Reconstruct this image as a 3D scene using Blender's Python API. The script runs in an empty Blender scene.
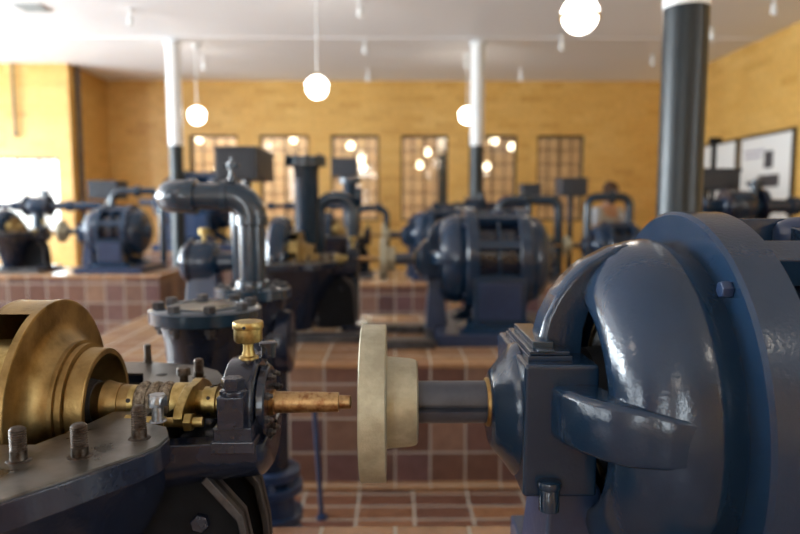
import bpy, bmesh, math, random
from mathutils import Vector, Matrix
random.seed(7)
S = bpy.context.scene
COL = S.collection
PI = math.pi
PITCH = math.radians(5.28); YAW = math.radians(-0.434); F = 660.0
EYE = Vector((0, 0, 1.6))
CAMROT = Matrix.Rotation(YAW, 3, 'Z') @ Matrix.Rotation(PI/2-PITCH, 3, 'X')
def ray(px, py): return CAMROT @ Vector(((px-400)/F, (267-py)/F, -1))
def at(px, py, Y):
    d = ray(px, py); return EYE + d*(Y/d.y)
def atz(px, py, z):
    d = ray(px, py); return EYE + d*((z-1.6)/d.z)

# ------------------------------------------------------------------ materials
def newmat(name):
    m = bpy.data.materials.new(name); m.use_nodes = True
    nt = m.node_tree; b = nt.nodes['Principled BSDF']
    return m, nt, b
def N(nt, t, **kw):
    n = nt.nodes.new(t)
    for k, v in kw.items(): setattr(n, k, v)
    return n
def metal_paint(name, c1, c2, rough=.25, metallic=0.0, nscale=18, bump=.25, bscale=60, rough2=None, coat=0.0, spec=.5, bdist=.002, stretch=None, lo=.4, hi=.65):
    m, nt, b = newmat(name)
    tc = N(nt, 'ShaderNodeTexCoord')
    src = tc.outputs['Object']
    if stretch:
        mp = N(nt, 'ShaderNodeMapping'); mp.inputs['Scale'].default_value = stretch
        nt.links.new(src, mp.inputs[0]); src = mp.outputs[0]
    n = N(nt, 'ShaderNodeTexNoise'); n.inputs['Scale'].default_value = nscale; n.inputs['Detail'].default_value = 5
    n.inputs['Roughness'].default_value = .62
    nt.links.new(src, n.inputs['Vector'])
    r = N(nt, 'ShaderNodeValToRGB')
    r.color_ramp.elements[0].position = lo; r.color_ramp.elements[0].color = (*c1, 1)
    r.color_ramp.elements[1].position = hi; r.color_ramp.elements[1].color = (*c2, 1)
    nt.links.new(n.outputs[0], r.inputs[0]); nt.links.new(r.outputs[0], b.inputs['Base Color'])
    mr = N(nt, 'ShaderNodeMapRange'); mr.inputs['From Min'].default_value = .3; mr.inputs['From Max'].default_value = .7
    mr.inputs['To Min'].default_value = rough; mr.inputs['To Max'].default_value = rough2 if rough2 is not None else rough*1.35
    nt.links.new(n.outputs[0], mr.inputs[0]); nt.links.new(mr.outputs[0], b.inputs['Roughness'])
    b.inputs['Metallic'].default_value = metallic
    b.inputs['Specular IOR Level'].default_value = spec
    b.inputs['Coat Weight'].default_value = coat; b.inputs['Coat Roughness'].default_value = .12
    n2 = N(nt, 'ShaderNodeTexNoise'); n2.inputs['Scale'].default_value = bscale; n2.inputs['Detail'].default_value = 3
    nt.links.new(src, n2.inputs['Vector'])
    bp = N(nt, 'ShaderNodeBump'); bp.inputs['Strength'].default_value = bump; bp.inputs['Distance'].default_value = bdist
    nt.links.new(n2.outputs[0], bp.inputs['Height']); nt.links.new(bp.outputs[0], b.inputs['Normal'])
    return m
def plain(name, c, rough=.6, metallic=0):
    m, nt, b = newmat(name)
    b.inputs['Base Color'].default_value = (*c, 1); b.inputs['Roughness'].default_value = rough; b.inputs['Metallic'].default_value = metallic
    n = N(nt, 'ShaderNodeTexNoise'); n.inputs['Scale'].default_value = 30
    bp = N(nt, 'ShaderNodeBump'); bp.inputs['Strength'].default_value = .05; bp.inputs['Distance'].default_value = .002
    nt.links.new(n.outputs[0], bp.inputs['Height']); nt.links.new(bp.outputs[0], b.inputs['Normal'])
    return m
def emit(name, c, s):
    m, nt, b = newmat(name)
    b.inputs['Base Color'].default_value = (*c, 1)
    b.inputs['Emission Color'].default_value = (*c, 1); b.inputs['Emission Strength'].default_value = s
    return m
def tiles(name, w, h, grout, cols, gcol, rough=.3, offset=0.0, bump=.4):
    """UV in metres; random colour per tile."""
    m, nt, b = newmat(name)
    uv = N(nt, 'ShaderNodeUVMap')
    br = N(nt, 'ShaderNodeTexBrick'); br.offset = offset; br.squash = 1.0; br.offset_frequency = 2
    br.inputs['Scale'].default_value = 1.0; br.inputs['Brick Width'].default_value = w; br.inputs['Row Height'].default_value = h
    br.inputs['Mortar Size'].default_value = grout; br.inputs['Mortar Smooth'].default_value = .15
    br.inputs['Color1'].default_value = (0, 0, 0, 1); br.inputs['Color2'].default_value = (1, 1, 1, 1); br.inputs['Mortar'].default_value = (.5, .5, .5, 1)
    nt.links.new(uv.outputs[0], br.inputs['Vector'])
    r = N(nt, 'ShaderNodeValToRGB'); els = r.color_ramp.elements
    while len(els) < len(cols): els.new(.5)
    for i, c in enumerate(cols):
        els[i].position = i/(len(cols)-1); els[i].color = (*c, 1)
    nt.links.new(br.outputs['Color'], r.inputs[0])
    n = N(nt, 'ShaderNodeTexNoise'); n.inputs['Scale'].default_value = 14; n.inputs['Detail'].default_value = 4
    nt.links.new(uv.outputs[0], n.inputs['Vector'])
    mul = N(nt, 'ShaderNodeMix', data_type='RGBA', blend_type='MULTIPLY'); mul.inputs[0].default_value = .45
    r2 = N(nt, 'ShaderNodeValToRGB'); r2.color_ramp.elements[0].position = .3; r2.color_ramp.elements[0].color = (.55, .5, .5, 1); r2.color_ramp.elements[1].position = .65
    nt.links.new(n.outputs[0], r2.inputs[0])
    nt.links.new(r.outputs[0], mul.inputs[6]); nt.links.new(r2.outputs[0], mul.inputs[7])
    mx = N(nt, 'ShaderNodeMix', data_type='RGBA'); mx.inputs[7].default_value = (*gcol, 1)
    nt.links.new(br.outputs['Fac'], mx.inputs[0]); nt.links.new(mul.outputs[2], mx.inputs[6])
    nt.links.new(mx.outputs[2], b.inputs['Base Color'])
    mr = N(nt, 'ShaderNodeMapRange'); mr.inputs['To Min'].default_value = rough; mr.inputs['To Max'].default_value = .8
    nt.links.new(br.outputs['Fac'], mr.inputs[0]); nt.links.new(mr.outputs[0], b.inputs['Roughness'])
    bp = N(nt, 'ShaderNodeBump', invert=True); bp.inputs['Strength'].default_value = bump; bp.inputs['Distance'].default_value = .004
    nt.links.new(br.outputs['Fac'], bp.inputs['Height']); nt.links.new(bp.outputs[0], b.inputs['Normal'])
    return m

NAVY = metal_paint('navy_gloss_paint', (.009, .027, .060), (.0105, .030, .066), rough=.15, rough2=.19, bump=.40, bscale=150, coat=.1, bdist=.0012, spec=.55)
NAVYB = metal_paint('navy_blue_paint', (.009, .026, .075), (.013, .034, .095), rough=.30, bump=.3, bscale=70, coat=.3)
DARK = metal_paint('dark_navy_paint', (.008, .012, .026), (.013, .018, .035), rough=.18, bump=.35, bscale=120, coat=.2, bdist=.0014)
COLP = metal_paint('column_paint', (.004, .011, .016), (.006, .015, .021), rough=.30, bump=.1, coat=0)
SHAFTP = metal_paint('shaft_paint', (.045, .052, .075), (.065, .074, .10), rough=.34, bump=.2)
BLACKP = metal_paint('black_paint', (.006, .007, .009), (.010, .011, .014), rough=.6, bump=.3, spec=.12)
PIPEP = metal_paint('pipe_paint', (.008, .026, .050), (.012, .034, .062), rough=.2, bump=.15, bscale=40, coat=.5)
BRASS = metal_paint('old_brass', (.19, .12, .042), (.40, .275, .115), rough=.36, rough2=.52, metallic=1, nscale=13, bump=.25, bscale=160, lo=.34, hi=.6)
BRASSL = metal_paint('bright_brass', (.34, .25, .09), (.60, .46, .20), rough=.34, rough2=.48, metallic=1, nscale=40, bump=.2, bscale=200)
BRONZE = metal_paint('rusty_bronze', (.26, .13, .06), (.52, .36, .18), rough=.35, rough2=.55, metallic=1, nscale=55, bump=.12, bscale=220, lo=.38, hi=.56)
COUP = metal_paint('cast_pale_bronze', (.36, .34, .25), (.50, .48, .36), rough=.36, rough2=.5, metallic=.45, nscale=22, bump=.55, bscale=320, bdist=.0012)
STEEL = metal_paint('stained_steel', (.09, .08, .065), (.24, .23, .21), rough=.22, rough2=.5, metallic=.9, nscale=11, bump=.12, bscale=90, lo=.35, hi=.6)
STUD = metal_paint('stud_steel', (.05, .032, .022), (.13, .115, .10), rough=.3, rough2=.5, metallic=.95, nscale=60, bump=.3, bscale=300)
BOLTS = metal_paint('bolt_steel', (.20, .22, .25), (.42, .44, .47), rough=.3, metallic=.9, nscale=50, bump=.3, bscale=200)
DULL = metal_paint('dull_iron', (.045, .045, .05), (.11, .11, .12), rough=.35, metallic=.6, nscale=14, bump=.3)
PACK = metal_paint('braided_packing', (.10, .075, .05), (.40, .34, .26), rough=.7, metallic=.2, nscale=160, bump=1.0, bscale=300, bdist=.0015, stretch=(1, .6, .6))
GREYP = metal_paint('grey_blue_box_paint', (.022, .028, .040), (.032, .04, .055), rough=.42, bump=.1)
TILE = tiles('glazed_plinth_tiles', .2, .2, .006, [(.10, .048, .038), (.18, .095, .068), (.13, .072, .080), (.27, .16, .105), (.085, .045, .050), (.16, .080, .058)], (.34, .30, .26), rough=.28)
TILET = tiles('plinth_edge_tiles', .2, .2, .006, [(.36, .20, .10), (.46, .27, .14), (.32, .17, .10)], (.40, .34, .26), rough=.25)
FLOORT = tiles('floor_quarry_tiles', .3, .15, .008, [(.30, .14, .075), (.16, .075, .055), (.38, .19, .09), (.22, .10, .07)], (.42, .38, .32), rough=.28)
BRICK = tiles('yellow_glazed_brick', .42, .13, .004, [(.66, .37, .085), (.74, .44, .12), (.70, .40, .10), (.76, .47, .14), (.62, .34, .075)], (.62, .40, .14), rough=.4, offset=.5, bump=.2)
BRICKB = tiles('tan_back_room_brick', .42, .13, .006, [(.50, .36, .22), (.62, .48, .31), (.54, .39, .24)], (.6, .5, .36), rough=.5, offset=.5, bump=.2)
WHITE = plain('white_ceiling_paint', (.84, .83, .84), .8)
WHITEC = plain('white_column_paint', (.85, .87, .87), .35)
FRAME = plain('dark_window_frame', (.035, .025, .015), .45)
BLACK = plain('black_interior', (.012, .012, .014), .6)
GLOBE = emit('glowing_opal_globe', (1, .92, .80), 11)
GLOBE2 = emit('glowing_small_globe', (1, .86, .62), 5)
PAPER = plain('white_panel', (.80, .80, .79), .5)
INK = plain('dark_print', (.05, .05, .06), .5)
INKP = plain('lilac_print', (.42, .40, .48), .5)
SKIN = plain('skin', (.55, .33, .24), .5)
HAIR = plain('brown_hair', (.07, .03, .015), .7)
SHIRT = plain('pale_grey_shirt', (.50, .53, .58), .85)
TROUS = plain('dark_trousers', (.03, .035, .05), .85)
SHOE = plain('black_shoes', (.02, .02, .02), .5)
def glassmat():
    m = bpy.data.materials.new('window_glass'); m.use_nodes = True; nt = m.node_tree; nt.nodes.clear()
    o = N(nt, 'ShaderNodeOutputMaterial'); g = N(nt, 'ShaderNodeBsdfGlossy'); g.inputs['Roughness'].default_value = .02
    t = N(nt, 'ShaderNodeBsdfTransparent'); t.inputs[0].default_value = (.93, .93, .91, 1)
    mx = N(nt, 'ShaderNodeMixShader'); fr = N(nt, 'ShaderNodeFresnel'); fr.inputs[0].default_value = 1.5
    nt.links.new(fr.outputs[0], mx.inputs[0]); nt.links.new(t.outputs[0], mx.inputs[1]); nt.links.new(g.outputs[0], mx.inputs[2]); nt.links.new(mx.outputs[0], o.inputs[0])
    return m
GLASS = glassmat()

# ------------------------------------------------------------------ mesh helpers
def bm_new(): return bmesh.new()
def box(bm, x0, x1, y0, y1, z0, z1):
    v = [bm.verts.new((x, y, z)) for x in (x0, x1) for y in (y0, y1) for z in (z0, z1)]
    fs = [(0, 1, 3, 2), (4, 6, 7, 5), (0, 4, 5, 1), (2, 3, 7, 6), (0, 2, 6, 4), (1, 5, 7, 3)]
    for f in fs: bm.faces.new([v[i] for i in f])
    return v
def frustum(bm, b, t, z0, z1):
    """b,t = (x0,x1,y0,y1) rectangles at z0 and z1"""
    v = [bm.verts.new((r[i], r[j], z)) for r, z in ((b, z0), (t, z1)) for i, j in ((0, 2), (1, 2), (1, 3), (0, 3))]
    for f in [(3, 2, 1, 0), (4, 5, 6, 7), (0, 1, 5, 4), (1, 2, 6, 5), (2, 3, 7, 6), (3, 0, 4, 7)]: bm.faces.new([v[i] for i in f])
    return v
def axmat(axis):
    if axis == 'z': return Matrix.Identity(3)
    if axis == 'x': return Matrix(((0, 0, 1), (1, 0, 0), (0, 1, 0)))      # local z -> x, local x -> y, local y -> z
    if axis == 'y': return Matrix(((0, 1, 0), (0, 0, 1), (1, 0, 0)))      # local z -> y
    z = Vector(axis).normalized(); x = z.orthogonal().normalized(); y = z.cross(x)
    return Matrix((x, y, z)).transposed()
def lathe(bm, prof, axis='z', c=(0, 0, 0), seg=40, caps=True, a0=0, a1=2*PI):
    """prof: list of (h, r) along axis"""
    M = axmat(axis); c = Vector(c); full = abs(a1-a0-2*PI) < 1e-6
    n = seg if full else seg+1
    rings = []
    for h, r in prof:
        if r < 1e-6: rings.append([bm.verts.new(c + M @ Vector((0, 0, h)))]); continue
        rings.append([bm.verts.new(c + M @ Vector((r*math.cos(a0+(a1-a0)*i/seg), r*math.sin(a0+(a1-a0)*i/seg), h))) for i in range(n)])
    for A, B in zip(rings, rings[1:]):
        m = seg
        for i in range(m):
            j = (i+1) % n
            if len(A) == 1 and len(B) == 1: break
            if len(A) == 1: bm.faces.new((A[0], B[j], B[i]))
            elif len(B) == 1: bm.faces.new((A[i], A[j], B[0]))
            else: bm.faces.new((A[i], A[j], B[j], B[i]))
    if caps and full:
        if len(rings[0]) > 2: bm.faces.new(rings[0][::-1])
        if len(rings[-1]) > 2: bm.faces.new(rings[-1])
    return [v for r in rings for v in r]
def cyl(bm, p0, p1, r, r2=None, seg=24):
    p0 = Vector(p0); p1 = Vector(p1); d = p1-p0
    return lathe(bm, [(0, r), (d.length, r if r2 is None else r2)], axis=tuple(d), c=p0, seg=seg)
def hexa(bm, c, axis, r, h, dome=True):
    M = axmat(axis); c = Vector(c)
    prof = [(0, r), (h*.85, r), (h, r*.86)]
    return lathe(bm, prof, axis=axis, c=c, seg=6)
def bolt(bm, c, axis, r=.012, h=.012, stud=True):
    d = axmat(axis) @ Vector((0, 0, 1)); c = Vector(c)
    hexa(bm, c, axis, r, h)
    if stud: lathe(bm, [(0, r*.55), (h*1.7, r*.55), (h*1.9, r*.4)], axis=axis, c=c, seg=12)
def tube(bm, pts, r, seg=20, caps=True):
    pts = [Vector(p) for p in pts]; rings = []; up = None
    rr = r if isinstance(r, (list, tuple)) else [r]*len(pts)
    for i, p in enumerate(pts):
        t = (pts[min(i+1, len(pts)-1)]-pts[max(i-1, 0)]).normalized()
        if up is None: up = t.orthogonal().normalized()
        up = (up - t*up.dot(t)).normalized(); s = t.cross(up)
        rings.append([bm.verts.new(p+(up*math.cos(2*PI*k/seg)+s*math.sin(2*PI*k/seg))*rr[i]) for k in range(seg)])
    for A, B in zip(rings, rings[1:]):
        for k in range(seg): bm.faces.new((A[k], A[(k+1) % seg], B[(k+1) % seg], B[k]))
    if caps: bm.faces.new(rings[0][::-1]); bm.faces.new(rings[-1])
def bend(pts, rad, n=10):
    """round the corners of a polyline"""
    P = [Vector(p) for p in pts]; out = [P[0]]
    for a, b, c in zip(P, P[1:], P[2:]):
        u = (a-b).normalized(); w = (c-b).normalized()
        ang = u.angle(w); t = rad/math.tan(ang/2) if ang < PI-1e-3 else 0
        s = b+u*t; e = b+w*t; cen = b+(u+w).normalized()*(rad/math.sin(ang/2))
        v0 = s-cen; v1 = e-cen; th = v0.angle(v1)
        for i in range(n+1):
            f = i/n; out.append(cen+(v0*math.sin((1-f)*th)+v1*math.sin(f*th))/math.sin(th))
    out.append(P[-1]); return out
def extrude_poly(bm, outer, holes, z0, z1):
    """flat plate with holes; outer/holes are lists of (x,y)"""
    b2 = bmesh.new(); edges = []
    for loop in [outer]+holes:
        vs = [b2.verts.new((x, y, z1)) for x, y in loop]
        for i in range(len(vs)): edges.append(b2.edges.new((vs[i], vs[(i+1) % len(vs)])))
    bmesh.ops.triangle_fill(b2, edges=edges, use_beauty=True, use_dissolve=False, normal=(0, 0, 1))
    idx = {v: i for i, v in enumerate(b2.verts)}
    tris = [[idx[v] for v in f.verts] for f in b2.faces]
    bound = [(idx[e.verts[0]], idx[e.verts[1]]) for e in b2.edges if len(e.link_faces) == 1]
    top = [bm.verts.new(v.co) for v in b2.verts]; bot = [bm.verts.new((v.co.x, v.co.y, z0)) for v in b2.verts]
    for t in tris: bm.faces.new([top[i] for i in t]); bm.faces.new([bot[i] for i in t[::-1]])
    for a, b in bound: bm.faces.new((top[a], top[b], bot[b], bot[a]))
    b2.free()
def prism(bm, poly, axis, a0, a1):
    """poly 2D in plane perpendicular to axis: x->(y,z), y->(x,z), z->(x,y)"""
    def P(u, v, a): return {'x': (a, u, v), 'y': (u, a, v), 'z': (u, v, a)}[axis]
    A = [bm.verts.new(P(u, v, a0)) for u, v in poly]; B = [bm.verts.new(P(u, v, a1)) for u, v in poly]
    n = len(poly)
    for i in range(n): bm.faces.new((A[i], A[(i+1) % n], B[(i+1) % n], B[i]))
    bm.faces.new(A[::-1]); bm.faces.new(B)
def sweep(bm, secs):
    """secs: list of closed loops (equal length) of points"""
    R = [[bm.verts.new(p) for p in s] for s in secs]
    n = len(R[0])
    for A, B in zip(R, R[1:]):
        for i in range(n): bm.faces.new((A[i], A[(i+1) % n], B[(i+1) % n], B[i]))
    bm.faces.new(R[0][::-1]); bm.faces.new(R[-1])
def xform(bm, verts, M):
    for v in verts: v.co = M @ v.co
def obj(name, bm, mat, parent=None, bevel=0, seg=2, sharp=38, loc=None, uv=False, sub=0):
    bmesh.ops.remove_doubles(bm, verts=bm.verts, dist=1e-6)
    bmesh.ops.recalc_face_normals(bm, faces=bm.faces)
    if uv:
        L = bm.loops.layers.uv.new('UVMap')
        for f in bm.faces:
            n = f.normal; ax = max(range(3), key=lambda i: abs(n[i]))
            for l in f.loops:
                x, y, z = l.vert.co + (Vector(loc) if loc else Vector())
                l[L].uv = (y+20, z) if ax == 0 else ((x+20, z) if ax == 1 else (x+20, y+20))
    me = bpy.data.meshes.new(name); bm.to_mesh(me); bm.free()
    for p in me.polygons: p.use_smooth = True
    me.set_sharp_from_angle(angle=math.radians(sharp))
    mats = mat if isinstance(mat, (list, tuple)) else [mat]
    for m in mats: me.materials.append(m)
    o = bpy.data.objects.new(name, me); COL.objects.link(o)
    if parent: o.parent = parent
    if loc: o.location = loc
    if bevel:
        b = o.modifiers.new('bevel', 'BEVEL'); b.width = bevel; b.segments = seg; b.limit_method = 'ANGLE'; b.angle_limit = math.radians(40)
        b.harden_normals = True; b.use_clamp_overlap = True
    if sub:
        s = o.modifiers.new('sub', 'SUBSURF'); s.levels = sub; s.render_levels = sub
    return o
def tag(o, label=None, cat=None, group=None, kind=None):
    if label: o['label'] = label
    if cat: o['category'] = cat
    if group: o['group'] = group
    if kind: o['kind'] = kind
    return o
def root(name, loc, label, cat, group=None, rz=0, scale=1):
    o = bpy.data.objects.new(name, None); COL.objects.link(o); o.empty_display_size = .1
    o.location = loc; o.rotation_euler = (0, 0, rz); o.scale = (scale,)*3
    return tag(o, label, cat, group)
def dup(r, loc, label, group=None, rz=None, scale=None, skip=()):
    def cp(o, parent):
        c = o.copy(); COL.objects.link(c); c.parent = parent
        for ch in [k for k in bpy.data.objects if k.parent == o and not any(k.name.startswith(s) for s in skip)]: cp(ch, c)
        return c
    c = cp(r, None); c.location = loc
    if rz is not None: c.rotation_euler = (0, 0, rz)
    if scale: c.scale = (scale,)*3
    c['label'] = label
    if group: c['group'] = group
    return c
def struct(o): o['kind'] = 'structure'; return o

# ------------------------------------------------------------------ the room
def grid_wall(bm, us, zs, holes, mk):
    """cells between breakpoints; holes = (u0,u1,z0,z1)"""
    us = sorted(set(us+[h[0] for h in holes]+[h[1] for h in holes])); zs = sorted(set(zs+[h[2] for h in holes]+[h[3] for h in holes]))
    for u0, u1 in zip(us, us[1:]):
        for z0, z1 in zip(zs, zs[1:]):
            cu, cz = (u0+u1)/2, (z0+z1)/2
            if any(h[0] < cu < h[1] and h[2] < cz < h[3] for h in holes): continue
            mk(u0, u1, z0, z1)
CEIL = 4.05; BACK = 13.25; XR = 5.4; XA = -5.65; YL = 11.7; XL = -9.5; YF = -4.5
bm = bm_new(); box(bm, XL, XR, YF, BACK, -.1, 0); struct(obj('floor', bm, FLOORT, uv=True))
bm = bm_new(); box(bm, XL-.3, XR+.3, YF-.3, BACK+5.5, CEIL, CEIL+.1); struct(obj('ceiling', bm, WHITE))
wins = []
for a, b in ((190, 238), (260, 309), (331, 379), (401, 448), (469, 517), (537, 584)):
    wins.append((at(a, 170, BACK).x, at(b, 170, BACK).x, 1.30, at(400, 135, BACK).z))
bm = bm_new()
grid_wall(bm, [XA-.3, XR+.3], [0, CEIL], wins, lambda a, b, c, d: box(bm, a, b, BACK, BACK+.25, c, d))
struct(obj('wall_back', bm, BRICK, uv=True))
# right wall with tall windows towards the front (behind the camera)
wr = [(-3.6, -2.2, 1.0, 3.4), (-1.6, -.2, 1.0, 3.4)]
bm = bm_new(); grid_wall(bm, [YF, BACK], [0, CEIL], wr, lambda a, b, c, d: box(bm, XR, XR+.25, a, b, c, d))
struct(obj('wall_right', bm, BRICK, uv=True))
# left return of the alcove and the wall that stands forward
bm = bm_new(); box(bm, XA-.25, XA, YL+.25, BACK, 0, CEIL); struct(obj('wall_left_return', bm, BRICK, uv=True))
wl = [(at(0, 190, YL).x-1.3, at(60, 190, YL).x, at(30, 226, YL).z-.15, at(30, 157, YL).z)]
bm = bm_new(); grid_wall(bm, [XL, XA], [0, CEIL], wl, lambda a, b, c, d: box(bm, a, b, YL, YL+.25, c, d))
struct(obj('wall_left_front', bm, BRICK, uv=True))
wl2 = [(-2.6, -.6, .9, 3.5), (.2, 2.2, .9, 3.5), (3.0, 5.0, .9, 3.5), (5.8, 7.8, .9, 3.5), (8.6, 10.6, .9, 3.5)]
bm = bm_new(); grid_wall(bm, [YF, YL], [0, CEIL], wl2, lambda a, b, c, d: box(bm, XL-.25, XL, a, b, c, d))
struct(obj('wall_left', bm, BRICK, uv=True))
wf = [(-5.0, -3.9, 1.2, 3.5), (-2.0, -1.1, 1.2, 3.5)]
bm = bm_new(); grid_wall(bm, [XL, XR], [0, CEIL], wf, lambda a, b, c, d: box(bm, a, b, YF-.25, YF, c, d))
struct(obj('wall_front', bm, BRICK, uv=True))
# room beyond the back windows
bm = bm_new(); box(bm, XA-.3, XR+.3, BACK+5.2, BACK+5.4, 0, CEIL); box(bm, XA-.5, XA-.3, BACK+.25, BACK+5.4, 0, CEIL); box(bm, XR+.3, XR+.5, BACK+.25, BACK+5.4, 0, CEIL)
struct(obj('wall_beyond', bm, BRICKB, uv=True))
bm = bm_new(); box(bm, XA-.3, XR+.3, BACK, BACK+5.4, -.1, 0); struct(obj('floor_beyond', bm, FLOORT, uv=True))
# windows: frame as structure, mullions, pane
wn = [0]
def window(axis, c, h, nu, nz, big=None, t=.022, glass=True, mat=FRAME):
    wn[0] += 1
    u0, u1, z0, z1 = h; bm = bm_new()
    def bx(a, b, z, w, d0, d1):
        if axis == 'y': box(bm, a, b, c+d0, c+d1, z, w)
        else: box(bm, c+d0, c+d1, a, b, z, w)
    for a, b, z, w in ((u0, u0+.045, z0, z1), (u1-.045, u1, z0, z1), (u0, u1, z0, z0+.045), (u0, u1, z1-.045, z1)): bx(a, b, z, w, -.02, .05)
    for i in range(1, nu):
        x = u0+(u1-u0)*i/nu; k = t*1.9 if big and i in big else t; bx(x-k/2, x+k/2, z0, z1, 0, .03)
    for i in range(1, nz):
        z = z0+(z1-z0)*i/nz; bx(u0, u1, z-t/2, z+t/2, 0.002, .028)
    f = struct(obj('window_%d' % wn[0], bm, mat))
    if glass:
        bm = bm_new(); bx(u0, u1, z0, z1, .012, .018)
        obj('pane', bm, GLASS, f)
for h in wins: window('y', BACK+.10, h, 4, 6, big=(2,))
window('y', YL+.08, wl[0], 6, 1, t=.03)
for h in wl2: window('x', XL-.15, h, 4, 4, glass=False)
for h in wf: window('y', YF-.15, h, 4, 4, glass=False)
for h in wr: window('x', XR+.15, h, 4, 4, glass=False)
# shallow ceiling beams between the column heads
bm = bm_new()
box(bm, XL, XR, 9.9, 10.1, CEIL-.012, CEIL); struct(obj('trim_1', bm, WHITE))
bm = bm_new(); box(bm, XL, XR, 3.0, 3.2, CEIL-.012, CEIL); struct(obj('trim_2', bm, WHITE))

# plinths faced with tiles
def plinth(x0, x1, y0, y1, h, n, toe=True):
    bm = bm_new(); box(bm, x0, x1, y0, y1, 0, h-.035)
    p = obj('plinth', bm, TILE, uv=True, bevel=0); tag(p, n[0], 'plinth', n[1])
    bm = bm_new(); box(bm, x0-.012, x1+.012, y0-.012, y1+.012, h-.035, h)
    obj('top_course', bm, TILET, p, uv=True, bevel=.010, seg=3)
    if toe:
        bm = bm_new(); box(bm, x0-.02, x1+.02, y0-.06, y1+.02, 0, .03)
        obj('base_course', bm, TILET, p, uv=True, bevel=.012)
    return p
PH = .726
G = 'tiled machine plinths'
plinth(-1.5, 3.4, .62, 1.73, PH, ('brown tiled plinth under the nearest pump and motor', G))
plinth(-2.0, 2.2, 3.65, 5.25, PH, ('brown tiled plinth behind the pale coupling disc, carrying the second motor', G))
plinth(-.75, .62, 7.4, 9.0, PH, ('small tiled plinth seen below the far pump set behind the second coupling', G))
plinth(-6.6, -2.44, 6.8, 7.75, .89, ('pinkish tiled plinth at left below the black pump and small motor', G))
plinth(-4.4, -2.0, 10.2, 11.65, .89, ('far tiled plinth standing behind the vertical elbow pipe', G))
plinth(1.35, 4.6, 7.2, 8.3, PH, ('tiled plinth under the pumps in front of the person', G))

# columns
def column(x, y, label, zw):
    r = root('column', (x, y, 0), label, 'column', 'round iron columns')
    bm = bm_new(); lathe(bm, [(0, .16), (.03, .16), (.05, .115), (.12, .1), (zw, .1)], seg=40); obj('shaft', bm, COLP, r)
    bm = bm_new(); lathe(bm, [(zw, .104), (CEIL-.10, .104), (CEIL-.08, .13), (CEIL-.05, .13)], seg=40); c = obj('white_upper_shaft', bm, WHITEC, r); c['label'] = 'white painted upper part'
zw = at(687, 9, 3.1).z
column(at(681, 150, 3.1).x, 3.1, 'thick dark column with white top close behind the big motor', zw)
column(at(477, 150, 10).x, 10, 'dark column with white upper half in the middle of the room', zw)
column(at(176, 150, 10).x, 10, 'dark column with white upper half at left behind the elbow pipe', zw)
r = root('column', (at(442, 160, 15.5).x, 15.5, 0), 'narrow white topped post seen through the fourth back window', 'column')
zz = at(442, 154, 15.5).z
bm = bm_new(); lathe(bm, [(0, .1), (zz, .1)]); obj('shaft', bm, PIPEP, r)
bm = bm_new(); lathe(bm, [(zz, .12), (CEIL, .13)]); obj('white_upper_shaft', bm, WHITEC, r)

# pendant globes
def pendant(px, py, Y, label, R=.137):
    p = at(px, py, Y)
    r = root('pendant_lamp', (p.x, Y, CEIL), label, 'lamp', 'white globe pendant lamps')
    z = p.z-CEIL
    bm = bm_new(); lathe(bm, [(0, .055), (-.03, .05), (-.045, .02), (-.05, .008), (z+R+.03, .008)], seg=20); obj('rod', bm, WHITEC, r)
    bm = bm_new(); lathe(bm, [(R*math.cos(a*PI/18), R*math.sin(a*PI/18)) for a in range(0, 10)], c=(0, 0, z), seg=32, caps=False)
    lathe(bm, [(R*.92*math.cos(a*PI/18), R*.92*math.sin(a*PI/18)) for a in range(9, 19)], c=(0, 0, z), seg=32, caps=False)
    obj('globe', bm, GLOBE, r)
    bm = bm_new(); lathe(bm, [(-.020, R*.93), (-.020, R*1.05), (.0, R*1.07), (.012, R*1.05), (.012, R*.99)], c=(0, 0, z), seg=32, caps=False); obj('band', bm, BRASSL, r)
    bm = bm_new(); lathe(bm, [(R-.004, .035), (R+.03, .03), (R+.04, .012)], c=(0, 0, z), seg=20); obj('gallery', bm, BRASSL, r)
pendant(580, 16, 4.95, 'largest white globe lamp hanging near the top right')
pendant(317, 88, 8.0, 'white globe lamp hanging left of centre above the pumps')
pendant(197, 116, 10.4, 'white globe lamp hanging beside the left column')
pendant(467, 116, 11.0, 'white globe lamp hanging just left of the middle column')
for x, y in ((-2.6, 1.0), (1.4, -.5), (3.4, 1.6), (-.9, -1.9), (-5.6, 3.0), (-6.0, 8.0), (3.6, -2.5)):
    pendant(395, 60, 6, 'white globe lamp hanging behind the camera'); o = [k for k in bpy.data.objects if k.name.startswith('pendant_lamp')][-1]
    o.location.x = x; o.location.y = y
# lamps in the room beyond
for px, py, Y, wh in ((200, 139, 14.6, 'inside the first back window from the left'), (294, 139, 14.6, 'at the top of the second back window'), (351, 146, 15, 'highest of the three in the third back window'), (361, 160, 16.5, 'middle of the three in the third back window'), (363, 167, 17.5, 'lowest of the three in the third back window'), (427, 152, 15.5, 'upper one of two in the fourth back window'), (420, 165, 17, 'lower one of two in the fourth back window'), (494, 141, 14.5, 'upper left one in the fifth back window'), (512, 147, 14.9, 'right hand one in the fifth back window'), (487, 166, 17, 'lowest one in the fifth back window'), (471, 158, 15.6, 'half hidden by the middle column in the fifth back window')):
    p = at(px, py, Y)
    r = root('pendant_lamp', (p.x, Y, CEIL), 'small glowing globe lamp, '+wh, 'lamp', 'globe lamps beyond the back windows')
    bm = bm_new(); lathe(bm, [(.0, .03), (p.z-CEIL+.08, .006)], seg=10); obj('rod', bm, BRASSL, r)
    bm = bm_new(); lathe(bm, [(.09*math.cos(a*PI/10), .09*math.sin(a*PI/10)) for a in range(11)], c=(0, 0, p.z-CEIL), seg=20); obj('globe', bm, GLOBE2, r)
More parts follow.
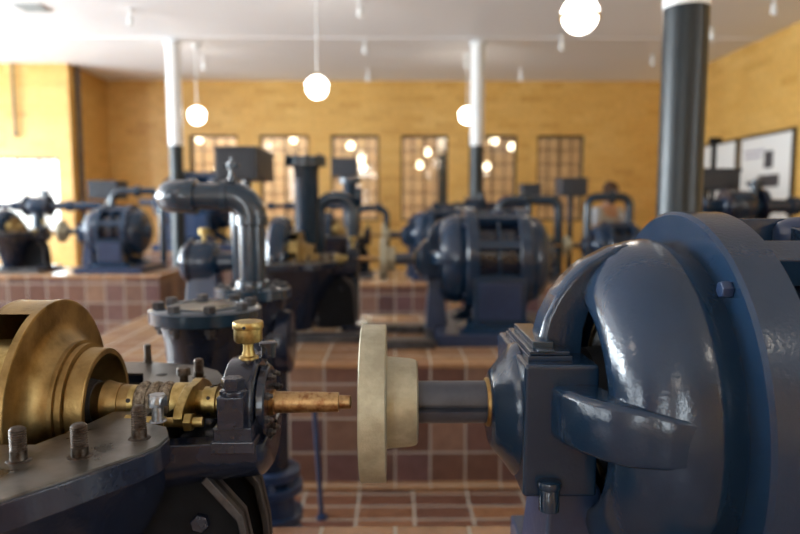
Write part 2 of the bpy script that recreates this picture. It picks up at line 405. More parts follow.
# small ceiling fixtures
def spot(px, py, Y, h, label):
    p = at(px, py, Y)
    r = root('ceiling_spotlight', (p.x, Y, CEIL), label, 'spotlight', 'small white spotlights on the ceiling')
    bm = bm_new(); lathe(bm, [(0, .04), (-.02, .04), (-.025, .01), (-h*.4, .01)], seg=14); obj('stem', bm, WHITEC, r)
    bm = bm_new(); lathe(bm, [(-h*.35, .02), (-h*.42, .032), (-h, .038), (-h+.01, .03)], seg=16); obj('lamp_head', bm, WHITEC, r)
def ceilY(py): return (CEIL-1.6)*ray(400, py).y/ray(400, py).z
for px, py, h, lb in ((130, 10, .2, 'white spotlight at the upper left of the ceiling'), (360, 0, .2, 'white spotlight at the top edge left of the middle'),
                      (365, 40, .2, 'white spotlight above and right of the left globe'), (368, 70, .2, 'white spotlight on the ceiling near the back wall'),
                      (203, 58, .2, 'white spotlight beside the left column head'), (467, 60, .14, 'white spotlight beside the middle column head'),
                      (521, 69, .2, 'white spotlight above the fifth back window'), (562, 36, .2, 'white spotlight below the largest globe lamp'),
                      (653, 55, .16, 'white spotlight left of the near column head'), (712, 28, .16, 'white spotlight right of the near column'),
                      (775, -4, .2, 'white spotlight at the top right corner')):
    spot(px, py, ceilY(py), h, lb)
p = at(32, 8, ceilY(8))
bm = bm_new(); extrude_poly(bm, [(-.16, -.16), (.16, -.16), (.16, .16), (-.16, .16)], [[(-.14, -.13), (.14, -.13), (.14, .13), (-.14, .13)]], -.02, 0)
for k in range(6): box(bm, -.15, .15, -.12+k*.045, -.10+k*.045, -.018, -.004)
tag(obj('ceiling_vent', bm, plain('vent_grey', (.35, .38, .38), .6), loc=(p.x, p.y, CEIL)), 'grey square air vent in the ceiling', 'vent')
# conduits on left walls
p = at(12, 100, YL-.05)
bm = bm_new(); lathe(bm, [(0, .022), (CEIL-at(18, 134, YL).z, .022)], seg=12); lathe(bm, [(-.05, .035), (.02, .035)], seg=12)
tag(obj('conduit', bm, DULL, loc=(at(14, 100, YL-.05).x, YL-.06, at(18, 134, YL).z)), 'short dark pipe running down the bright left wall', 'pipe')
bm = bm_new(); lathe(bm, [(0, .035), (CEIL, .035)], seg=12)
tag(obj('conduit', bm, DULL, loc=(XA+.05, at(82, 100, YL).y+.25, 0)), 'tall dark pipe in the corner of the yellow brick alcove', 'pipe')
# display panels on the right wall
def panel(px0, px1, label, prints):
    Y0 = [Y/100 for Y in range(600, 1300) if at(px1, 150, Y/100).x < XR-.02][-1]; Y1 = [Y/100 for Y in range(600, 1325) if at(px0, 150, Y/100).x < XR-.02][-1]
    z0, z1 = 1.30, 2.66
    bm = bm_new(); box(bm, XR-.038, XR-.003, Y0, Y1, z0, z1); r = tag(obj('display_panel', bm, FRAME), label, 'panel')
    bm = bm_new(); box(bm, XR-.042, XR-.036, Y0+.05, Y1-.05, z0+.05, z1-.05); s = obj('sheet', bm, PAPER, r)
    for a, b, c, d, m in prints:
        bm = bm_new(); L = Y1-Y0; H = z1-z0
        box(bm, XR-.045, XR-.041, Y1-L*b, Y1-L*a, z0+H*c, z0+H*d); obj('print', bm, m, s)
panel(703, 738, 'plain white display board on the right wall', [])
panel(741, 795, 'white display board with two small dark pictures on the right wall', [(.50, .66, .62, .80, INK), (.40, .78, .42, .55, INK), (.1, .5, .80, .83, INKP), (.12, .45, .74, .77, INKP)])

# ------------------------------------------------------------------ electric motor (axis along x, local origin at base; axis at z=AH)
AH = 1.24-PH
def motor(loc, label):
    r = root('electric_motor', loc, label, 'motor', 'navy electric motors with end bells')
    L = (0, 0, AH)
    # base
    bm = bm_new(); box(bm, .30, 1.15, -.46, .46, -AH, -AH+.075); obj('base_plate', bm, NAVYB, r, bevel=.006, loc=L)
    bm = bm_new()
    for s in (-1, 1):
        bm = bm_new()
        frustum(bm, (.44, .98, s*.40-.05 if s < 0 else .16, s*.40+.05 if s > 0 else -.16), (.50, .92, s*.335-.0 if s < 0 else .18, s*.335 if s > 0 else -.18), -AH+.075, -AH+.13)
        y0, y1 = (-.345, -.2) if s < 0 else (.2, .345)
        box(bm, .54, .88, y0, y1, -AH+.12, -.10)
        obj('foot', bm, NAVY, r, bevel=.008, loc=L)
    for s in (-1, 1):
        y = -.347 if s < 0 else .347
        bm = bm_new(); box(bm, .575, .845, y-.004, y+.004, -AH+.15, -.13)
        obj('side_panel', bm, NAVYB, r, bevel=.003, loc=L)
    # flanges of the frame
    for x0, x1, nm in ((.50, .58, 'end_flange'), (.84, .92, 'end_flange')):
        bm = bm_new(); lathe(bm, [(x0, .285), (x0, .342), (x0, .344), (x0+.006, .350), (x1-.006, .350), (x1, .344), (x1, .285)], 'x', seg=128, caps=False)
        fl = obj(nm, bm, NAVY, r, loc=L, sharp=30)
        for k in range(4):
            bm = bm_new(); a = math.radians(132.5)+k*PI/2; sx = -1 if x0 < .6 else 1; xx = x0 if sx < 0 else x1
            hexa(bm, (xx, .320*math.cos(a), .320*math.sin(a)), (sx, 0, 0), .0135, .016)
            obj('hex_bolt', bm, NAVYB, fl, bevel=.001)
    # bars between flanges
    bm = bm_new()
    for k in range(9):
        a = math.radians(160+40*k)
        if -2.6 < math.atan2(math.sin(a), math.cos(a)) < -.5: continue
        v = box(bm, .57, .85, -.028, .028, .285, .338); xform(bm, v, Matrix.Rotation(a-PI/2, 4, 'X'))
    lathe(bm, [(.70, .28), (.70, .325), (.72, .325), (.72, .28)], 'x', seg=64, caps=False)
    obj('frame_bar', bm, NAVY, r, bevel=.004, loc=L)
    bm = bm_new(); lathe(bm, [(.52, .275), (.90, .275)], 'x', seg=64); obj('stator', bm, DARK, r, loc=L)
    # end bells
    prof = [(.515, .290), (.478, .292), (.470, .298), (.455, .301), (.43, .298), (.40, .288), (.372, .272), (.350, .250), (.337, .225), (.332, .205), (.335, .190), (.344, .181), (.356, .178), (.375, .182)]
    bm = bm_new(); lathe(bm, prof, 'x', seg=96, caps=False)
    lathe(bm, [(.375, .182), (.40, .225), (.44, .265), (.51, .275)], 'x', seg=96, caps=False)
    obj('end_bell', bm, NAVY, r, loc=L, sharp=60)
    bm = bm_new(); lathe(bm, [(.90, .29), (.96, .292), (1.0, .28), (1.04, .25), (1.06, .21), (1.065, .12), (1.07, .10), (1.12, .09), (1.13, .07)], 'x', seg=72)
    obj('end_bell', bm, NAVY, r, loc=L, sharp=60)
    # spider arms
    for k, (a, w) in enumerate(((PI/2, .040), (PI, .046), (-PI/2, .04), (0, .04))):
        path = [(.282, .06, .05), (.284, .115, .048), (.292, .155, .044), (.306, .188, .040), (.326, .220, .034), (.350, .247, .028), (.372, .262, .022), (.392, .2745, .020), (.412, .2815, .017), (.440, .284, .012)]
        secs = []
        for i, (x, rad, t) in enumerate(path):
            ww = w*(1.0 if i < 6 else 1.0-.07*(i-5))
            x1, r1 = path[max(0, i-1)][:2]; x2, r2 = path[min(len(path)-1, i+1)][:2]
            tx, tr = x2-x1, r2-r1; l = math.hypot(tx, tr); nx, nr = -tr/l, tx/l      # outward normal
            sec = []
            uo = -.022 if abs(a-PI) < .01 else 0
            for u, v in ((-ww, -t), (ww, -t), (ww, t*.45), (ww*.8, t*.62), (-ww*.8, t*.62), (-ww, t*.45)):
                X = x+nx*v; R = rad+nr*v
                u += uo; sec.append((X, R*math.cos(a)-u*math.sin(a), R*math.sin(a)+u*math.cos(a)))
            secs.append(sec)
        bm = bm_new(); sweep(bm, secs); obj('bell_arm', bm, NAVY, r, loc=L, bevel=.008, seg=3)
    # inside of the bell: winding drum and brush ring
    bm = bm_new(); lathe(bm, [(.35, .05), (.35, .10), (.40, .105), (.40, .15), (.50, .17), (.515, .27)], 'x', seg=48, caps=False); obj('winding_drum', bm, BLACK, r, loc=L)
    bm = bm_new(); lathe(bm, [(.40, .165), (.405, .185), (.43, .187), (.43, .165)], 'x', seg=64, caps=False); obj('slip_ring', bm, BRONZE, r, loc=L)
    # bearing block
    bm = bm_new()
    box(bm, .213, .337, -.13, .16, -.125, .100)
    bb = obj('bearing_block', bm, NAVY, r, loc=L, bevel=.007, seg=3)
    bm = bm_new(); lathe(bm, [(.172, .04), (.172, .062), (.176, .072), (.186, .083), (.20, .100), (.212, .118), (.222, .122)], 'x', c=(0, 0, -.012), seg=48)
    obj('nose_cone', bm, NAVY, bb, sharp=60)
    bm = bm_new(); box(bm, .224, .300, -.10, .13, .099, .108); box(bm, .228, .296, -.094, .124, .108, .115); obj('lid_seat', bm, NAVY, bb, bevel=.002)
    bm = bm_new(); v = box(bm, .236, .274, -.075, .105, .114, .128); v = box(bm, .240, .270, -.10, -.072, .113, .119); lid = obj('lid', bm, PIPEP, bb, bevel=.003)
    bm = bm_new(); lathe(bm, [(-.142, .0), (-.142, .017), (-.108, .017), (-.104, .014)], c=(.255, -.138, 0), seg=20); lathe(bm, [(-.104, .019), (-.098, .021), (-.092, .019), (-.09, .012)], c=(.255, -.138, 0), seg=20)
    obj('drain_plug', bm, NAVY, bb)
    bm = bm_new(); lathe(bm, [(.166, .036), (.166, .043), (.169, .045), (.178, .045)], 'x', seg=48, caps=False); rg = obj('seal_ring', bm, BRASS, r, loc=L); rg['label'] = 'bright brass ring'
    # shaft with keyway
    poly = []
    R = .0385; n = 144; ka = math.radians(200)
    for i in range(n):
        a = 2*PI*i/n; y, z = R*math.cos(a), R*math.sin(a)
        rel = (math.degrees(a)-(183)); 
        if abs(rel) < 9.5: rr = R-.014
        else: rr = R
        poly.append((rr*math.cos(a), rr*math.sin(a)))
    bm = bm_new(); prism(bm, poly, 'x', .02, .36); obj('shaft', bm, SHAFTP, r, loc=L, sharp=25)
    # support under block
    bm = bm_new()
    frustum(bm, (.24, .40, -.12, .12), (.27, .36, -.08, .08), -AH+.0, -.13)
    obj('bearing_pedestal', bm, NAVYB, r, loc=L, bevel=.008)
    # coupling half
    bm = bm_new(); lathe(bm, [(-.062, .03), (-.062, .138), (-.062, .140), (-.060, .1425), (-.018, .1425), (-.016, .1405), (-.016, .138), (-.016, .088), (-.016, .086), (-.014, .0835), (.030, .0795), (.038, .077), (.041, .072), (.041, .038)], 'x', seg=128, caps=False)
    lathe(bm, [(-.062, .03), (.041, .038)], 'x', seg=64, caps=False)
    c = obj('coupling_disc', bm, COUP, r, loc=L); c['label'] = 'pale cast coupling disc with hub'
    # lifting boss
    bm = bm_new(); lathe(bm, [(.28, .045), (.318, .045), (.330, .038), (.339, .02), (.341, 0)], c=(.735, 0, 0), seg=24); obj('lifting_boss', bm, NAVYB, r, loc=L)
    return r
M0 = motor((0, 1.19, PH), 'largest navy motor filling the right foreground')
dup(M0, (-.04, 4.5, PH), 'navy motor on the brown tiled plinth in the centre right')
dup(M0, (-.10, 8.25, PH), 'smaller motor beyond the second motor, left of the middle column')
dup(M0, (-3.62, 7.28, .89), 'small grey blue motor on the corner of the left pinkish plinth', scale=.84)
dup(M0, (-4.25, 11.0, .89), 'far motor behind the horizontal elbow pipe, on the far left plinth', scale=1.5, skip=('coupling_disc',))
dup(M0, (2.05, 7.75, PH), 'half hidden motor below the pipes near the person', scale=.8)

# ------------------------------------------------------------------ split casing pump
def pump(loc, label):
    r = root('centrifugal_pump', loc, label, 'pump', 'opened centrifugal pumps with brass impellers')
    L = (0, 0, AH)
    Yc = 1.19; zc = 1.24
    def lp(px, py): p = atz(px, py, zc); return (p.x, p.y-Yc)
    near = [lp(0, 500), lp(70, 477), lp(140, 453), lp(158, 445), lp(168, 436)]
    outer = [(-.95, -.47), (-.70, -.45), (-.58, -.435)]+near+[(-.375, -.135), (-.43, -.105), (-.43, .105), (-.36, .12), (-.355, .16), (-.39, .235), (-.45, .285), (-.55, .315), (-.80, .33), (-.95, .33)]
    hole = [(-.725, -.215), (-.545, -.215), (-.52, -.15), (-.505, -.10), (-.495, -.055), (-.445, -.050), (-.445, .050), (-.495, .055), (-.505, .10), (-.52, .15), (-.545, .215), (-.725, .215)]
    bm = bm_new(); extrude_poly(bm, outer, [hole], -.004, 0); dk = obj('flange_face', bm, STEEL, r, loc=L); dk['label'] = 'bare stained steel top face'
    # navy flange edge slightly outside
    bm = bm_new(); o2 = [(x+(.004 if x > -.9 else 0), y+(-.004 if y < 0 else .004)) for x, y in outer]
    extrude_poly(bm, o2, [hole], -.042, -.003); fl = obj('casing_flange', bm, DARK, r, loc=L, bevel=.003)
    # casing body
    secs = []
    for z, f, g in ((-.04, .90, .93), (-.10, .86, .80), (-.17, .76, .68), (-.25, .62, .55), (-.33, .50, .45), (-.42, .42, .38), (-AH+.05, .40, .36)):
        cx, cy = -.66, -.04; s = []
        for i in range(40):
            a = 2*PI*i/40; ex = .32 if math.cos(a) > 0 else .30; ey = .42 if math.sin(a) < 0 else .36
            s.append((cx+ex*f*math.copysign(abs(math.cos(a))**.8, math.cos(a)), cy+ey*g*math.copysign(abs(math.sin(a))**.8, math.sin(a)), z))
        secs.append(s)
    bm = bm_new(); R_ = [[bm.verts.new(p) for p in s] for s in secs]
    for A, B in zip(R_, R_[1:]):
        for i in range(40): bm.faces.new((A[i], A[(i+1) % 40], B[(i+1) % 40], B[i]))
    obj('casing', bm, DARK, r, loc=L, sharp=60)
    bm = bm_new(); box(bm, -1.0, -.20, -.33, -.24, -AH, -AH+.05); box(bm, -1.0, -.20, .24, .33, -AH, -AH+.05); box(bm, -1.0, -.9, -.24, .24, -AH, -AH+.05); box(bm, -.3, -.2, -.24, .24, -AH, -AH+.05)
    obj('bed_frame', bm, DULL, r, loc=L, bevel=.004)
    # pocket lining
    bm = bm_new(); lathe(bm, [(-.728, .05), (-.728, .216), (-.54, .216), (-.50, .11), (-.40, .06), (-.395, .03)], 'x', seg=40, caps=False, a0=PI+.02, a1=2*PI-.02); obj('volute_pocket', bm, BLACK, r, loc=L)
    # impeller
    XR_, XL_ = -.610, -.680; R = .19
    bm = bm_new()
    lathe(bm, [(XR_-.013, .05), (XR_-.013, R), (XR_-.001, R), (XR_, R-.002), (XR_, R-.006), (XR_, .150), (XR_+.001, .142), (XR_+.006, .130), (XR_+.016, .119), (XR_+.026, .1135), (XR_+.028, .1130), (XR_+.0285, .1145), (XR_+.036, .1145), (XR_+.0365, .1075), (XR_+.0395, .1075), (XR_+.040, .109), (XR_+.048, .109), (XR_+.0485, .099), (XR_+.0515, .099), (XR_+.052, .1015),
               (XR_+.079, .1005), (XR_+.081, .099), (XR_+.081, .0900), (XR_+.070, .086), (XR_+.05, .072), (XR_+.03, .06), (XR_+.0, .045)], 'x', seg=96, caps=False)
    imp = obj('impeller', bm, BRASS, r, loc=L, sharp=30)
    bm = bm_new(); lathe(bm, [(XL_, .05), (XL_, R), (XL_-.005, R), (XL_-.008, R-.003), (XL_-.008, .13), (XL_-.02, .104), (XL_-.08, .096), (XL_-.08, .076), (XL_-.03, .06)], 'x', seg=96, caps=False); obj('shroud', bm, BRASS, imp)
    for k in range(7):
        a0 = math.radians(139)+k*2*PI/7; poly = []
        out = []; inn = []
        for i in range(13):
            t = i/12; rr = .055+(R-.0555)*t; an = a0-1.25*(1-t)
            th = .006+(.034 if t > .7 else 0)*((t-.7)/.3 if t > .7 else 0)
            out.append((rr*math.cos(an), rr*math.sin(an))); inn.append((rr*math.cos(an+th*2.0/max(rr, .07)), rr*math.sin(an+th*2.0/max(rr, .07))))
        n = 6; tipA = math.atan2(out[-1][1], out[-1][0]); tipB = math.atan2(inn[-1][1], inn[-1][0])
        if tipB < tipA: tipB += 2*PI
        arc = [((R-.0005)*math.cos(tipA+(tipB-tipA)*j/n), (R-.0005)*math.sin(tipA+(tipB-tipA)*j/n)) for j in range(1, n)]
        bm = bm_new(); prism(bm, out+arc+inn[::-1], 'x', XL_-.001, XR_-.012); obj('vane', bm, BRASSL if k == 0 else BRASS, imp)
    # shaft pieces
    def ring(name, pr, mat, seg=48, sharp=30, parent=None, lab=None):
        bm = bm_new(); lathe(bm, pr, 'x', seg=seg, caps=True); o = obj(name, bm, mat, parent or r, loc=None if parent else L, sharp=sharp)
        if lab: o['label'] = lab
        return o
    ring('shaft_hub', [(-.62, .048), (-.56, .044), (-.545, .0405)], DULL)
    ring('shaft_sleeve', [(-.548, .036), (-.535, .0395), (-.528, .0415), (-.512, .0365), (-.500, .0355), (-.500, .0335), (-.482, .033), (-.482, .031), (-.462, .0305)], BRASS)
    ring('lantern_ring', [(-.487, .030), (-.487, .0325), (-.472, .0325), (-.472, .030)], BRASSL)
    # packing (three rope turns)
    bm = bm_new()
    for k in range(3):
        c = -.460+k*.0215
        lathe(bm, [(c-.0105, .030), (c-.010, .034), (c-.005, .038), (c, .0395), (c+.005, .038), (c+.010, .034), (c+.0105, .030)], 'x', seg=48, caps=False)
    obj('packing_rope', bm, PACK, r, loc=L)
    ring('gland', [(-.406, .030), (-.404, .0365), (-.378, .0365), (-.376, .030)], BRASSL)
    bm = bm_new(); pts = []
    for i in range(36):
        a = 2*PI*i/36; c, s_ = math.cos(a), math.sin(a)
        rr = .037+.060*abs(c)**3.2; pts.append((rr*c, rr*s_*(1 if abs(c) < .6 else .55+.45*(1-abs(c))/.4)))
    prism(bm, pts, 'x', -.378, -.362); obj('gland_plate', bm, BRASSL, r, loc=L, bevel=.002)
    for s in (-1, 1):
        bm = bm_new(); cyl(bm, (-.455, s*.082, -.010), (-.330, s*.082, -.010), .0085, seg=20); lathe(bm, [(-.468, .004), (-.462, .013), (-.448, .014), (-.442, .009)], 'x', c=(0, s*.082, -.010), seg=20)
        cyl(bm, (-.44, s*.082, -.010), (-.395, s*.082, -.010), .0105, seg=20)
        g = obj('gland_stud', bm, BRASSL, r, loc=L)
        bm = bm_new(); hexa(bm, (-.361, s*.082, -.010), (1, 0, 0), .0165, .014); obj('nut', bm, BRASSL, g, bevel=.001)
    ring('shaft_collar', [(-.362, .02), (-.362, .022), (-.350, .0225), (-.349, .029), (-.326, .029), (-.325, .022), (-.305, .0215), (-.295, .024), (-.285, .024)], BRASSL)
    bm = bm_new()
    for k in range(6):
        a = k*PI/3+.5
        c = Vector((-.337, .0285*math.cos(a), .0285*math.sin(a))); cyl(bm, c, c+Vector((0, math.cos(a), math.sin(a)))*.0015, .0035, seg=12)
    for a in (2.75, 4.1, 1.2):
        c = Vector((-.479, .032*math.cos(a), .032*math.sin(a))); cyl(bm, c, c+Vector((0, math.cos(a), math.sin(a)))*.0012, .0042, seg=12)
    obj('oil_hole', bm, BLACK, r, loc=L)
    # bearing bracket arm (trough) and pedestal
    bm = bm_new(); n = 16; secs = []
    for x, ro, dz in ((-.40, .135, 0), (-.36, .128, 0), (-.32, .118, -.002), (-.27, .110, -.006), (-.236, .102, -.010), (-.225, .085, -.012)):
        o_ = [(x, ro*math.cos(a), dz-.045+ (ro-.03)*math.sin(a)) for a in [PI+PI*i/n for i in range(n+1)]]
        o_ = [(x, -ro, dz-.035)]+o_+[(x, ro, dz-.035)]
        i_ = [(x, (ro-.045)*math.cos(a), dz-.036+(ro-.06)*math.sin(a)*.6) for a in [2*PI-PI*i/n for i in range(n+1)]]
        secs.append(o_+i_)
    sweep(bm, secs); obj('bearing_bracket', bm, DARK, r, loc=L, bevel=.004)
    bm = bm_new(); box(bm, -.310, -.236, -.116, .116, -.055, -.033); box(bm, -.306, -.240, -.112, .112, -.036, -.010)
    lathe(bm, [(-.302, .05), (-.302, .080), (-.296, .084), (-.252, .084), (-.246, .078), (-.246, .05)], 'x', seg=64)
    bh = obj('bearing_housing', bm, DARK, r, loc=L, bevel=.003)
    bh['label'] = 'grey navy bearing housing'
    bm = bm_new(); lathe(bm, [(-.246, .055), (-.246, .0665), (-.243, .069), (-.232, .069), (-.229, .066), (-.228, .030), (-.230, .022)], 'x', seg=64)
    cv = obj('bearing_cover', bm, DARK, bh)
    for k in range(8):
        a = k*PI/4+.3; bm = bm_new(); bolt(bm, (-.229, .054*math.cos(a), .054*math.sin(a)), (1, 0, 0), .0075, .007); obj('cover_bolt', bm, BOLTS if k % 2 else BLACKP, cv) if False else None
        o = obj('cover_bolt', bm, DULL, bh)
    for s in (-1, 1):
        bm = bm_new(); box(bm, -.296, -.252, s*.095-.026, s*.095+.026, -.012, .044)
        lathe(bm, [(.042, .023), (.050, .023), (.053, .020)], c=(-.274, s*.095, 0), seg=24); obj('cap_lug', bm, DARK, bh, bevel=.004)
        bm = bm_new(); hexa(bm, (-.274, s*.095, .052), 'z', .0205, .020); obj('cap_bolt', bm, DARK, bh, bevel=.001)
    # lug behind
    bm = bm_new(); cyl(bm, (-.238, .03, .078), (-.238, .03, .100), .014); lathe(bm, [(.10, .017), (.106, .017), (.108, .012)], c=(-.238, .03, 0), seg=20); obj('filler_lug', bm, DARK, bh)
    # oil cup
    ox = -.268
    bm = bm_new(); lathe(bm, [(.080, .018), (.086, .0175), (.088, .012), (.092, .0115), (.098, .0095), (.110, .0095), (.1125, .012), (.114, .0235), (.117, .0255), (.138, .0258)], c=(ox, 0, 0), seg=40); oc = obj('oil_cup', bm, BRASSL, r, loc=L); oc['label'] = 'brass oil cup'
    bm = bm_new(); lathe(bm, [(.138, .0268), (.140, .0278), (.148, .0278), (.151, .0265), (.152, .020), (.1525, 0)], c=(ox, 0, 0), seg=40); obj('lid', bm, BRASSL, oc)
    bm = bm_new(); cyl(bm, (ox-.001, -.0277, .1435), (ox-.001, -.029, .1435), .003, seg=10); obj('lid_hole', bm, BLACK, oc)
    # drive shaft end
    bm = bm_new(); lathe(bm, [(-.232, .0235), (-.222, .0235), (-.220, .0205), (-.215, .0200), (-.104, .0180), (-.103, .0128), (-.083, .0125), (-.081, .0105), (-.081, 0)], 'x', seg=40); sh = obj('drive_shaft', bm, BRONZE, r, loc=L, sharp=30)
    sh['label'] = 'rust stained bronze drive shaft end'
    # studs
    def stud(p, h, rad, hexhead=False, mat=STUD):
        bm = bm_new(); prof = [(-.01, rad), (h*.30, rad), (h*.31, rad*.94)]
        z = h*.32
        while z < h*.93: prof += [(z, rad*1.0), (z+.0018, rad*.86)]; z += .0036
        prof += [(h*.96, rad*.8), (h, rad*.55)]
        if hexhead:
            prof = [(0, rad*1.0), (h*.6, rad)]
        lathe(bm, prof, c=(p[0], p[1], 0), seg=24)
        if hexhead: hexa(bm, (p[0], p[1], h*.58), 'z', rad*1.65, h*.42)
        lathe(bm, [(0, rad*1.5), (.0015, rad*1.35)], c=(p[0], p[1], 0), seg=20)
        o = obj('flange_bolt' if hexhead else 'stud', bm, mat, r, loc=L, sharp=50)
    stud(lp(19, 460), .049, .0115); stud(lp(80, 456), .049, .0120); stud(lp(139.5, 438), .052, .0115)
    stud(lp(148, 362), .042, .0085); stud(lp(199, 377), .040, .0105)
    stud(lp(184, 385), .036, .0085, True); stud(lp(158, 421), .046, .0098, True, BOLTS)
    for a in ((-.60, -.40), (-.75, -.42), (-.88, -.43), (-.68, .30), (-.82, .30)): stud(a, .045, .011)
    # black hole and bit of torn gasket by the pocket
    p = lp(174, 363); bm = bm_new(); lathe(bm, [(0.0005, .012), (.001, .010)], c=(-.50, .2, 0), seg=20); obj('bolt_hole', bm, BLACK, r, loc=L)
    # support foot: dark webs with edge strips
    edge = [(-.50, -.10), (-.325, -.105), (-.265, -.175), (-.25, -.25), (-.235, -AH+.05)]
    for s_ in (-1, 1):
        bm = bm_new(); prism(bm, edge+[(-.50, -AH+.05)], 'y', s_*.07-.006, s_*.07+.006); wb = obj('support_web', bm, BLACKP, r, loc=L)
        bm = bm_new(); inn = [(x-.010, z-.010) for x, z in edge]
        prism(bm, edge[1:]+inn[1:][::-1], 'y', s_*.07-.020, s_*.07+.020); obj('edge_strip', bm, DULL, wb, bevel=.002)
    bm = bm_new(); hexa(bm, (-.34, -.077, -.19), (0, -1, 0), .017, .014); obj('foot_bolt', bm, DARK, r, loc=L, bevel=.001)
    bm = bm_new(); box(bm, -.34, -.19, -.12, .12, -AH+.03, -AH+.07); obj('foot_plate', bm, DARK, r, loc=L, bevel=.003)
    return r
P0 = pump((0, 1.19, PH), 'nearest opened pump with large brass impeller in the left foreground')
def pcover(parent, s=1):
    bm = bm_new(); lathe(bm, [(-.86, .05), (-.86, .18), (-.83, .25), (-.79, .29), (-.74, .295), (-.70, .27), (-.68, .20), (-.67, .05)], 'x', seg=48); o = obj('casing_cover', bm, NAVY, parent, loc=(0, 0, AH)); o['label'] = 'rounded navy casing cover'
p2 = dup(P0, (-.02, 4.5, PH), 'opened pump left of the second motor, with pale brass parts'); pcover(p2)
p3 = dup(P0, (-.08, 8.25, PH), 'far pump on the third plinth in the middle of the room'); pcover(p3)
p4 = dup(P0, (-3.62, 7.28, .89), 'dark pump at the left edge in front of the bright window', scale=.84); pcover(p4)
p5 = dup(P0, (2.05, 7.75, PH), 'half hidden pump behind the second motor on the right', scale=.8); pcover(p5)

# ------------------------------------------------------------------ flanged pipes between the rows
def flange(bm, z0, z1, r, c=(0, 0, 0), seg=48): lathe(bm, [(z0, r-.004), (z0+.003, r), (z1-.003, r), (z1, r-.004)], c=c, seg=seg)
def ringbolts(name, parent, mat, z, r, n, s=.011, h=.012, a0=.2, c=(0, 0), up=1, st=True):
    for k in range(n):
        a = a0+2*PI*k/n; bm = bm_new(); bolt(bm, (c[0]+r*math.cos(a), c[1]+r*math.sin(a), z), (0, 0, up), s, h, st); obj(name, bm, mat, parent, bevel=0)
# near blind flange riser
c = at(206, 306, 1.92)
r = root('flanged_pipe', (c.x, 1.92, 0), 'wide bolted blind flange on a riser just behind the nearest pump', 'pipe flange')
z = c.z
bm = bm_new(); lathe(bm, [(0.0, .15), (.03, .15), (.03, .11), (z-.22, .11), (z-.10, .118), (z-.042, .135)], seg=48); obj('riser', bm, DARK, r)
bm = bm_new(); flange(bm, z-.042, z-.003, .160, seg=64); flange(bm, z-.006, z, .155, seg=64); lathe(bm, [(z, .108), (z+.004, .106), (z+.004, .100), (z+.001, .098)], seg=64, caps=False); fl = obj('blind_flange', bm, PIPEP, r)
bm = bm_new(); lathe(bm, [(z, .098), (z+.0015, .097), (z+.0015, 0)], seg=48); o = obj('steel_face', bm, STEEL, r); o['label'] = 'bare steel centre of the flange'
ringbolts('hex_bolt', fl, DULL, z, .130, 8, .019, .018, a0=.35, st=False)
ringbolts('hex_nut', fl, DULL, z-.048, .128, 8, .0165, .014, a0=.35, up=-1)
# second riser with elbow pipe
c2 = at(253, 287, 2.62)
r = root('elbow_pipe', (c2.x, 2.62, 0), 'tall dark pipe rising from a flange and elbowing left', 'pipe')
z = c2.z; zt = at(250, 196.5, 2.62).z; xl = at(166, 194, 2.62).x-c2.x
bm = bm_new(); tube(bm, bend([(0, 0, z), (0, 0, zt), (xl, 0, zt), (xl, 1.23, zt), (xl, 1.23, PH-.02)], .085, 10), .053, 28); obj('pipe_run', bm, PIPEP, r)
bm = bm_new()
lathe(bm, [(zt-.115, .056), (zt-.11, .062), (zt-.075, .062), (zt-.07, .056)], seg=32); el = bend([(0, 0, zt-.1), (0, 0, zt), (-.1, 0, zt)], .085, 10); tube(bm, el, .060, 28)
lathe(bm, [(-.12, .056), (-.115, .066), (-.088, .066), (-.083, .056)], 'x', c=(0, 0, zt), seg=32)
obj('elbow_fitting', bm, PIPEP, r); bm = bm_new(); tube(bm, bend([(xl+.1, 0, zt), (xl, 0, zt), (xl, .1, zt)], .085, 10), .064, 28)
lathe(bm, [(xl+.083, .056), (xl+.088, .070), (xl+.118, .070), (xl+.123, .056)], 'x', c=(0, 0, zt), seg=32)
obj('elbow_fitting', bm, PIPEP, r)
bm = bm_new(); flange(bm, z-.042, z, .150); lathe(bm, [(z, .07), (z+.025, .066), (z+.03, .056)], seg=32); fl = obj('flange', bm, PIPEP, r)
ringbolts('hex_bolt', fl, DULL, z, .122, 8, .017, .016, a0=.1, st=False)
x2 = at(272, 480, 2.62).x-c2.x
bm = bm_new(); lathe(bm, [(z-.05, .10), (z-.14, .085), (z-.30, .085), (z-.32, .10)], c=(.03, 0, 0), seg=40); lathe(bm, [(z-.30, .07), (.0, .07)], c=(x2, 0, 0), seg=40)
lathe(bm, [(0, .085), (.10, .085)], 'x', c=(0, 0, z-.22), seg=32); obj('riser', bm, DARK, r)
bm = bm_new(); lathe(bm, [(.10, .12), (.125, .125), (.15, .125), (.155, .11)], 'x', c=(0, 0, z-.22), seg=40); obj('side_flange', bm, DARK, r)
bm = bm_new()
for zz_, rr_ in ((.50, .115), (.44, .125), (.32, .125), (.24, .12), (.10, .12), (.03, .12)): flange(bm, zz_, zz_+.035, rr_, c=(x2, 0, 0))
lathe(bm, [(.27, .06), (.30, .10), (.34, .105), (.40, .09), (.44, .085)], c=(x2, 0, 0), seg=40)
fs = obj('lower_flange', bm, NAVYB, r)
ringbolts('hex_bolt', fs, NAVYB, .475, .102, 8, .013, .014, c=(x2, 0)); ringbolts('hex_nut', fs, NAVYB, .32, .102, 8, .013, .012, c=(x2, 0), up=-1)
bm = bm_new(); xc = at(232, 180, 2.62).x-c2.x
